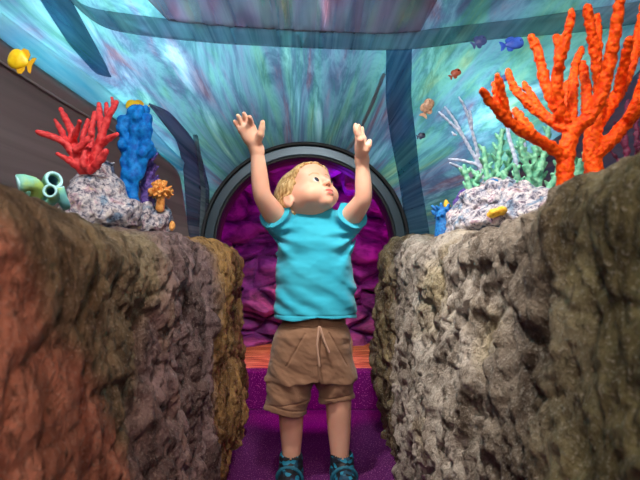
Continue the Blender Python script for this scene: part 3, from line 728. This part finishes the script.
# trunk, neck
for z, w, d in ((.66, .085, .06), (.60, .092, .066), (.53, .092, .068), (.46, .084, .060), (.40, .082, .064)): f.ell((.028, 1.262, z), (w, d, .06), k=.02)
f.cap(P(314, 228, 1.275), P(311, 204, 1.268), .036, .034, .012)
# arms
SR, ER, WR = P(281, 224, 1.25), P(261.5, 196, 1.17), P(257, 150, 1.15)
SL, EL, WL = P(346, 224, 1.25), P(364, 199, 1.17), P(362, 160, 1.15)
arm(SR, ER, WR, .031, .0245, .0165); arm(SL, EL, WL, .030, .0235, .0155)
# hands: palm = short row of capsules, five fingers rooted in it
def hand(wr, knuck, tips, thumb, bend, rp):
    for kn in knuck: f.cap(wr, kn, .0135, .0092, .008)
    for i, (kn, tp) in enumerate(zip(knuck, tips)):
        mid = kn*.5+tp*.5+bend; q = kn*.2+tp*.8+bend*.65; f.path([kn, mid, q, tp], [.0072, .0064, .0058, .005], .0025)
    f.path(thumb, [.0115, .0085, .0070, .0058], .004)
W0 = WR
kn = [P(241.5, 130, 1.13), P(244.5, 127, 1.125), P(248.3, 126, 1.125), P(252.2, 127.5, 1.13)]
tp = [P(235.0, 121.5, 1.125), P(238.0, 116.0, 1.115), P(244.0, 113.8, 1.11), P(249.5, 117, 1.10)]
hand(W0, kn, tp, [P(257, 141, 1.135), P(260.5, 134, 1.12), P(262, 128, 1.115), P(262.6, 122.5, 1.11)], np.array([0, .004, 0]), 0)
f.ell(P(250.5, 136, 1.135), (.0165, .010, .018), k=.010)
W1 = WL
kn = [P(360.5, 139.5, 1.10), P(358.8, 137.5, 1.12), P(359.0, 137, 1.14), P(363.0, 139, 1.155)]
tp = [P(357.0, 127.5, 1.09), P(355.6, 125.0, 1.115), P(358.6, 126.0, 1.14), P(362.0, 128.5, 1.155)]
hand(W1, kn, tp, [P(362.5, 154, 1.13), P(366.0, 149.5, 1.115), P(368.3, 145.5, 1.11), P(369.6, 141.5, 1.11)], np.array([-.002, 0, 0]), 0)
f.ell(P(360.5, 147.5, 1.13), (.011, .018, .018), k=.010)
# legs
for hx, kx, ax in ((294, 291, 291.5), (334, 338.5, 340)):
    H, K, A = P(hx, 345, 1.265), P(kx, 402, 1.25), P(ax, 460, 1.27)
    limb([H, H*.45+K*.55, K, K*.62+A*.38+np.array([0, .006, 0]), A], [.050, .040, .0325, .0315, .0225])
    f.cap(A, A+np.array([0, -.01, -.05]), .024, .024, .008)
# head
f.ell(HL(0, -.014, .013), (.066, .080, .066), RH, .01); f.ell(HL(0, .020, -.020), (.052, .050, .044), RH, .02)
f.ell(HL(0, .046, .030), (.047, .028, .032), RH, .02)
for s in (-1, 1): f.ell(HL(s*.028, .041, -.030), (.024, .025, .022), RH, .016)
f.ell(HL(0, .052, -.057), (.016, .016, .012), RH, .012)
f.ell(HL(0, .060, -.038), (.020, .014, .016), RH, .012)
for s in (-1, 1): f.ell(HL(s*.0225, .080, -.004), (.0155, .012, .010), RH, .010, 'sub')
f.cap(HL(0, .070, .000), HL(0, .0815, -.019), .0052, .0078, .008)
for s in (-1, 1):
    f.ell(HL(s*.0080, .0765, -.0215), (.0052, .0062, .0048), RH, .004); f.ell(HL(s*.0045, .0805, -.0275), (.0024, .003, .0022), RH, .001, 'sub')
f.ell(HL(0, .0730, -.0395), (.0135, .0060, .0038), RH, .003); f.ell(HL(0, .0715, -.0480), (.0120, .0060, .0042), RH, .003)
f.cap(HL(-.012, .0775, -.0436), HL(.012, .0775, -.0436), .0012, .0012, .001, 'sub')
for s in (-1, 1):  # lids
    f.ell(HL(s*.0215, .0585, -.004), (.0140, .0140, .0125), RH, .003); f.ell(HL(s*.0215, .0725, -.0045), (.0110, .0080, .0062), RH, .001, 'sub')
for s in (-1, 1):
    R2 = [unit(Lx*s*.9+Fw*.35), unit(Fw*.9-Lx*s*.35), Up]
    f.ell(HL(s*.066, -.006, -.016), (.0065, .0135, .0195), R2, .006); f.ell(HL(s*.0735, -.002, -.014), (.0045, .008, .012), R2, .003, 'sub')
body = f.obj('body', [M['skin'], M['lips'], M['nostril'], M['brow'], M['cheek']], boy)
me = body.data; nP = len(me.polygons); cc = np.empty(nP*3); me.polygons.foreach_get('center', cc); cc = cc.reshape(-1, 3)-HC
l_, f_, u_ = cc@Lx, cc@Fw, cc@Up; mi = np.zeros(nP, int)
mi[((((abs(l_)-.034)/.014)**2+((u_+.030)/.011)**2) < 1) & (f_ > .03)] = 0
mi[(((l_/.0125)**2+((u_+.0400)/.0034)**2 < 1) | ((l_/.0105)**2+((u_+.0474)/.0038)**2 < 1)) & (f_ > .066) & (f_ < .09)] = 1
mi[((abs(l_)-.0045)/.0026)**2+((u_+.0275)/.0022)**2+((f_-.079)/.004)**2 < 1] = 2
mi[(abs(abs(l_)-.0225) < .0125) & (abs(u_-.0155+((abs(l_)-.0225)/.013)**2*.003) < .0016) & (f_ > .05) & (f_ < .09)] = 3
me.polygons.foreach_set('material_index', mi.astype(np.int32))
# eyes with iris and pupil
look = unit(Fw*1.0+Lx*.10+Up*.10)
for s in (-1, 1):
    c = HL(s*.0215, .0590, -.0045); g = Field(c-.016, c+.016, .0008); g.ell(c, (.0125, .0125, .0125), k=0); e = g.obj('eye', M['eyewhite'], boy)
    g = Field(c+look*.0122-.008, c+look*.0122+.008, .0005); 
    Rl = [unit(np.cross(look, Uz)), look, unit(np.cross(np.cross(look, Uz), look))]
    g.ell(c+look*.0109, (.0072, .0026, .0072), Rl, k=0); i_ = g.obj('iris', M['iris'], e)
    g = Field(c+look*.0128-.006, c+look*.0128+.006, .0004); g.ell(c+look*.0122, (.0036, .0015, .0036), Rl, k=0); g.obj('pupil', M['pupil'], e)
# hair
g = Field(HC-.115, HC+.115, .0018)
g.ell(HL(0, -.018, .014), (.0735, .088, .0715), RH, .01); g.ell(HL(0, .044, .036), (.053, .035, .031), RH, .02)
X, Y, Z = g.full(); X, Y, Z = X-HC[0], Y-HC[1], Z-HC[2]
l, ff, u = X*Lx[0]+Y*Lx[1]+Z*Lx[2], X*Fw[0]+Y*Fw[1]+Z*Fw[2], X*Up[0]+Y*Up[1]+Z*Up[2]
pp = np.stack([X, Y, Z], -1); nz = vn(pp*70, 3)*.006+vn(pp*160, 4)*.003
line = np.interp(u, [-.09, -.062, -.040, -.012, 0, .022, .040, .054, .066, .09], [-.10, -.050, -.020, -.014, .020, .034, .052, .074, .10, .14])-(np.abs(l)<.045)*(u < .05)*0
g.D = np.maximum(g.D, (ff-line-nz)*.8).astype(np.float32)
g.D = np.maximum(g.D, (-.066-u+.3*(ff+.05)+nz)*.9).astype(np.float32)
# carve out everything lying under the scalp so the hair is a cap of its own
k0 = np.sqrt((l/.060)**2+((ff+.014)/.074)**2+((u-.014)/.062)**2); g.D = np.maximum(g.D, ((1-k0)*.06)).astype(np.float32)
def strands(p):
    q = p-HC; L_, F_, U_ = q@Lx, q@Fw, q@Up; sw = np.arctan2(L_, U_+.02)
    return .0022*vn(np.stack([sw*16+F_*12, F_*16, U_*16], -1), 5)+.0012*vn(np.stack([sw*42+F_*22, F_*30, U_*20], -1), 6)
g.displace(strands, .01); g.obj('hair', M['hair'], boy)

# t-shirt
g = Field((-.13, 1.13, .42), (.19, 1.37, .74), .0022)
X, Y, Z = g.full()
zs = [.42, .442, .47, .50, .53, .56, .60, .64, .665, .69, .71, .728]
wl = [-.083, -.0825, -.079, -.077, -.0755, -.0745, -.0735, -.073, -.070, -.062, -.048, -.022]; wr = [.138, .137, .135, .132, .129, .1265, .1235, .1215, .118, .109, .096, .078]
dp = [.084, .083, .081, .080, .080, .080, .078, .072, .066, .058, .050, .036]
a = np.interp(Z, zs, wl); b = np.interp(Z, zs, wr); dd = np.interp(Z, zs, dp); cx = (a+b)/2; hw = (b-a)/2
kx = (np.abs((X-cx)/hw)**2.5+np.abs((Y-1.262)/dd)**2.5)**(1/2.5); d = (kx-1)*np.minimum(hw, dd); d = np.maximum(d, (Z-.726)*.9); g.D = d.astype(np.float32)
for s_, e_ in ((SR, ER), (SL, EL)):
    ax = unit(e_-s_); a0 = s_-ax*.03; a1 = s_+ax*.055
    r = g.sub(np.minimum(a0, a1)-.08, np.maximum(a0, a1)+.08); sl, X1, Y1_, Z1 = r
    t = (X1-s_[0])*ax[0]+(Y1_-s_[1])*ax[1]+(Z1-s_[2])*ax[2]; rr = .039+.09*np.clip(t, 0, .06)
    dist = np.sqrt(np.maximum((X1-s_[0])**2+(Y1_-s_[1])**2+(Z1-s_[2])**2-t*t, 0)); d = np.maximum(dist-rr, np.maximum(t-.040, -.04-t)); g.apply(sl, d, .014, 'add')
# collar opening tipped forward
CA = unit([-.04, -.40, .92]); CC = P(315, 210.5, 1.262)
g.cap(CC+CA*.012, CC+CA*.09, .0445, .0445, .002, 'sub')
def wr_(p):
    x, y, z = p[:, 0], p[:, 1], p[:, 2]; q = p.copy()
    w = fbm(np.stack([x*16+z*9, y*8, z*30-x*6], -1), 3, 41)*.0035
    # soft folds fanning from each armpit and across the belly
    for cx_, sg in ((-.07, 1), (.12, -1)):
        dx = (x-cx_)*sg; dz = .66-z; an_ = np.arctan2(dz, dx+.02); rr_ = np.hypot(dx, dz); w += .0028*np.sin(an_*11+1.3*sg)*np.exp(-(rr_/.09)**2)*np.clip(rr_/.02, 0, 1)
    w += .0028*np.sin(z*95+18*np.sqrt((x-.03)**2+.0004)+2*vn(np.stack([x*12, y*0, z*12], -1), 8))*np.exp(-((z-.625)/.035)**2)
    w += .0018*np.sin((x*.7+z)*120+3*vn(q*14, 9))*np.exp(-((z-.49)/.05)**2)
    w = w*np.where((z > .655) & (np.abs(x-.027) > .085), .35, 1)
    return w*1.5+.0022*(np.exp(-((z-.4535)/.0016)**2))
g.displace(wr_, .012)
r = g.sub((-.2, 1.0, .40), (.25, 1.5, .60)); X, Y, Z = g.full(); g.D = np.maximum(g.D, (.444+.004*np.sin(X*28)+.002*np.sin(X*70)-Z)).astype(np.float32)
# open underside
hol = np.maximum((((np.abs((X-.0275)/.100)**2.5+np.abs((Y-1.262)/.066)**2.5)**.4)-1)*.07, Z-.50); g.D = np.maximum(g.D, -hol).astype(np.float32)
shirt = g.obj('tshirt', M['shirt'], boy)
# collar rib
V = []; n = 64; c0 = CC; ax = CA; u0 = unit(np.cross(ax, [0, 1, 0])); v0 = np.cross(ax, u0)
for k in range(n):
    a = 2*math.pi*k/n; cdir = math.cos(a)*u0+math.sin(a)*v0
    for q in range(10): b = 2*math.pi*q/10; V.append(c0+ax*.000+cdir*(.0445+.0032*math.cos(b))+ax*.0055*math.sin(b))
obj('collar', np.array(V), [[k*10+q, k*10+(q+1) % 10, ((k+1) % n)*10+(q+1) % 10, ((k+1) % n)*10+q] for k in range(n) for q in range(10)], M['shirt'], shirt)

# shorts
g = Field((-.13, 1.14, .17), (.17, 1.38, .47), .0022); X, Y, Z = g.full()
zs = [.26, .30, .36, .40, .43, .46]; wl = [-.100, -.098, -.0905, -.076, -.062, -.058]; wr = [.132, .130, .1225, .116, .106, .102]; dp = [.070, .074, .080, .078, .070, .066]
a = np.interp(Z, zs, wl); b = np.interp(Z, zs, wr); dd = np.interp(Z, zs, dp); cx = (a+b)/2; hw = (b-a)/2
d = ((np.abs((X-cx)/hw)**2.3+np.abs((Y-1.265)/dd)**2.3)**(1/2.3)-1)*np.minimum(hw, dd); d = np.maximum(np.maximum(d, Z-.45), .285-Z); g.D = d.astype(np.float32)
hems = []
for top, bot, rt, rb in ((P(296, 355, 1.262), P(284.5, 414, 1.258), .061, .0565), (P(331, 355, 1.262), P(337.5, 404, 1.256), .055, .0475)):
    ax = unit(bot-top); L = np.linalg.norm(bot-top)-.010; t = (X-top[0])*ax[0]+(Y-top[1])*ax[1]+(Z-top[2])*ax[2]
    dist = np.sqrt(np.maximum((X-top[0])**2+((Y-top[1])*.95)**2+(Z-top[2])**2-t*t, 0)); rr = rt+(rb-rt)*np.clip(t/L, 0, 1)
    d = np.maximum(dist-rr, np.maximum(t-L, -.02-t)); k = .012; h = np.clip(k-np.abs(g.D-d), 0, None)/k; g.D = (np.minimum(g.D, d)-h*h*k*.25).astype(np.float32)
    hems.append((top, ax, L, rb))
def wr2(p):
    x, y, z = p[:, 0], p[:, 1], p[:, 2]
    w = .009*fbm(np.stack([x*16, y*12, z*26+x*10], -1), 4, 77)+.0026*np.sin((z*1.0-np.abs(x-.03)*.8)*110+3*vn(p*13, 5))*np.exp(-((z-.25)/.045)**2)
    w += .0035*np.exp(-((x-.036)/.0022)**2)*(y < 1.26)*(z > .28)
    for s in (-1, 1):  # slanted front pocket welts
        t = (np.abs(x-.03)-.052)+(z-.37)*.55; w += .0017*np.exp(-(t/.0018)**2)*(z > .325)*(z < .41)*(y < 1.25)
    for top, ax_, L, rb in hems:
        t = (p-top)@ax_; w += .003*np.exp(-((t-L+.016)/.0014)**2)*(t > L-.03)
    w += .0028*np.exp(-((z-.425)/.0016)**2)
    return w
g.displace(wr2, .012)
for top, ax, L, rb in hems:
    t = (X-top[0])*ax[0]+(Y-top[1])*ax[1]+(Z-top[2])*ax[2]; dist = np.sqrt(np.maximum((X-top[0])**2+(Y-top[1])**2+(Z-top[2])**2-t*t, 0)); g.D = np.maximum(g.D, -np.maximum(dist-(rb-.008), L-.03-t)).astype(np.float32)
shorts = g.obj('shorts', M['shorts'], boy)
def tubeobj(name, pts, r, mat, parent):
    lo, hi = bounds(pts, .012); q = Field(lo, hi, .0011); q.path(pts, r, .001); return q.obj(name, mat, parent)
for pts in ([P(319, 327, 1.178), P(317, 345, 1.172), P(319.5, 366, 1.170)], [P(320, 327, 1.178), P(325, 343, 1.172), P(329, 352, 1.174)]):
    tubeobj('drawstring', [np.array(p) for p in pts], .0026, M['cord'], shorts)

# shoes
for sx, yw in ((291, -.10), (342, .12)):
    A = P(sx, 470, 1.262); A[2] = 0; fwd = np.array([math.sin(yw), -math.cos(yw), 0]); rt = np.array([fwd[1], -fwd[0], 0])*-1
    g = Field(A-np.array([.07, .15, .01]), A+np.array([.07, .06, .11]), .002)
    g.ell(A+fwd*.075+np.array([0, 0, .026]), (.031, .040, .024), [rt, fwd, Uz], .01); g.ell(A+fwd*.03+np.array([0, 0, .032]), (.029, .050, .032), [rt, fwd, Uz], .012)
    g.ell(A+np.array([0, .005, .034]), (.030, .038, .036), [rt, fwd, Uz], .012); g.cap(A+np.array([0, 0, .03]), A+np.array([0, .004, .070]), .030, .0315, .01)
    g.cap(A+np.array([0, 0, .075]), A+np.array([0, .006, .13]), .0245, .026, .001, 'sub')
    X, Y, Z = g.full(); g.D = np.maximum(g.D, .012-Z).astype(np.float32); sh = g.obj('shoe', M['shoe'], boy)
    g = Field(A-np.array([.07, .15, .01]), A+np.array([.07, .06, .04]), .002); X, Y, Z = g.full()
    g.ell(A+fwd*.075+np.array([0, 0, .014]), (.035, .043, .03), [rt, fwd, Uz], .01); g.ell(A+fwd*.01+np.array([0, 0, .014]), (.033, .055, .03), [rt, fwd, Uz], .01)
    g.D = np.maximum(g.D, np.maximum(Z-.015, .001-Z)).astype(np.float32); g.obj('sole', M['sole'], sh)
    p0 = [A+rt*(.033*math.cos(t))+np.array([0, 0, .030+.034*math.sin(t)])+fwd*(.028+.012*math.sin(t)) for t in np.linspace(0, math.pi, 14)]
    tubeobj('strap', p0, .0045, M['strap'], sh)

# ------------------------------------------------------------------ light
def light(kind, name, loc, energy, col, target=None, **kw):
    l = bpy.data.lights.new(name, kind); l.energy = energy; l.color = lin(col)[:3]
    for k, v in kw.items(): setattr(l, k, v)
    o = bpy.data.objects.new(name, l); C.objects.link(o); o.location = loc
    if target is not None: o.rotation_euler = (Vector(target)-Vector(loc)).to_track_quat('-Z', 'Y').to_euler()
    return o
# overhead lamps of the exhibit shining down into the crawlway, followed by added fills
light('SPOT', 'tunnel_lamp', (.10, .55, 1.48), 46, (255, 250, 240), (.03, 1.25, .88), spot_size=math.radians(46), spot_blend=.8, shadow_soft_size=.06)
light('SPOT', 'wall_lamp', (-.16, .62, 1.45), 55, (255, 246, 236), (.28, .95, .45), spot_size=math.radians(55), spot_blend=.9, shadow_soft_size=.03)
light('SPOT', 'ledge_lamp', (.05, .25, 1.40), 26, (255, 250, 245), (.55, .85, .8), spot_size=math.radians(60), spot_blend=.8, shadow_soft_size=.05)
light('SPOT', 'ledge_lamp', (-.05, .25, 1.40), 30, (255, 250, 245), (-.55, .95, .75), spot_size=math.radians(60), spot_blend=.8, shadow_soft_size=.05)
light('AREA', 'room_fill', (0, -.7, 1.35), 10, (255, 236, 222), (0, 1, .5), size=.8)  # added fill from behind the camera for the near rock
light('SPOT', 'side_fill', (.06, .35, 1.3), 16, (255, 244, 232), (-.24, .9, .45), spot_size=math.radians(50), spot_blend=1, shadow_soft_size=.04)  # added fill spot on the left rock face
light('SPOT', 'side_fill', (-.04, .05, 1.15), 11, (255, 240, 215), (.30, .52, .3), spot_size=math.radians(62), spot_blend=1, shadow_soft_size=.04)  # added fill spot on the near right rock
light('SPOT', 'warm_fill', (.05, -.05, 1.05), 12, (255, 190, 160), (-.25, .42, .3), spot_size=math.radians(66), spot_blend=1, shadow_soft_size=.1)  # added warm fill on the near left rock
# added backlights outside the vault so the translucent shell glows
for (x, y, z, e, c, s) in ((.0, 1.45, 1.65, 7, (225, 242, 250), .10), (.75, 1.55, 1.15, 6, (220, 245, 255), .10), (-.5, 1.35, 1.5, 10, (225, 240, 248), .12), (-1.0, .7, 1.55, 7, (215, 236, 250), .15), (1.0, .9, 1.5, 7, (215, 236, 245), .15),
                           (.3, .8, 2.0, 5, (220, 236, 245), .2), (-.4, .6, 2.1, 7, (220, 236, 245), .2), (1.35, 1.2, 1.0, 3, (215, 236, 245), .12), (-1.1, 1.2, 1.25, 4, (215, 236, 245), .12)):
    light('POINT', 'shell_backlight', (x, y, z), e*3.7, c, shadow_soft_size=s)
def outside(px, py, d):
    h = hit(px, py); c = np.array([0, h[1], ZR]); n_ = (h-c)/np.linalg.norm(h-c); return h+n_*d+np.array([0, d*.3, 0])
for (px, py, d, e) in ((378, 175, .14, 2.6), (398, 215, .14, 1.6), (305, 118, .16, 2.2), (305, 70, .22, 2.5), (225, 95, .16, 3), (212, 60, .2, 2.5), (15, 38, .14, 4.5), (70, 76, .13, 4.5), (125, 115, .12, 4), (165, 150, .10, 3), (205, 185, .12, 1.5), (300, 6, .25, 6), (225, 8, .25, 4), (375, 10, .25, 5), (398, 80, .15, 2.5), (403, 150, .15, 2.5), (150, 120, .2, 2), (85, 35, .2, 3), (560, 60, .25, 2), (445, 85, .2, 3), (470, 165, .25, 2.5), (130, 55, .25, 3.5)):
    x, y, z = outside(px, py, d)
    light('POINT', 'shell_backlight', (x, y, z), e, (215, 245, 255), shadow_soft_size=.04)  # added point of glow behind a bright part of the shell
# magenta lamps in the cave and an added one for the step
light('POINT', 'magenta_lamp', (.42, 2.12, .62), 3.0, (255, 20, 190), shadow_soft_size=.03)
light('POINT', 'magenta_lamp', (-.40, 2.1, .8), 1.3, (230, 20, 220), shadow_soft_size=.03)
light('POINT', 'violet_lamp', (.15, 2.2, .92), .5, (150, 40, 255), shadow_soft_size=.03)
light('SPOT', 'magenta_step_fill', (.03, 1.46, .62), 17, (255, 14, 215), (0, 1.93, .12), spot_size=math.radians(56), spot_blend=.7, shadow_soft_size=.01)  # added spot hidden behind the child to brighten the step face
light('SPOT', 'amber_lamp', (0, 2.2, .95), 12, (255, 190, 110), (0, 2.35, .15), spot_size=math.radians(75), spot_blend=.5, shadow_soft_size=.03)
w = bpy.data.worlds.new('World'); bpy.context.scene.world = w; w.use_nodes = True
w.node_tree.nodes['Background'].inputs[0].default_value = lin((150, 170, 190)); w.node_tree.nodes['Background'].inputs[1].default_value = .25

# ------------------------------------------------------------------ camera
cam = bpy.data.cameras.new('camera'); co = bpy.data.objects.new('camera', cam); C.objects.link(co)
co.location = (0, 0, EYE); co.rotation_euler = (math.pi/2, 0, 0); cam.sensor_width = 36; cam.lens = 36*F0/640
cam.shift_x = (320-CX)/640; cam.shift_y = -(240-CY)/640; cam.clip_start = .01
cam.dof.use_dof = True; cam.dof.focus_distance = 1.22; cam.dof.aperture_fstop = 8
sc = bpy.context.scene; sc.camera = co
sc.view_settings.view_transform = 'Standard'; sc.view_settings.look = 'None'; sc.view_settings.gamma = 1; sc.view_settings.exposure = .14; sc.view_settings.use_curve_mapping = False
sc.cycles.use_denoising = True
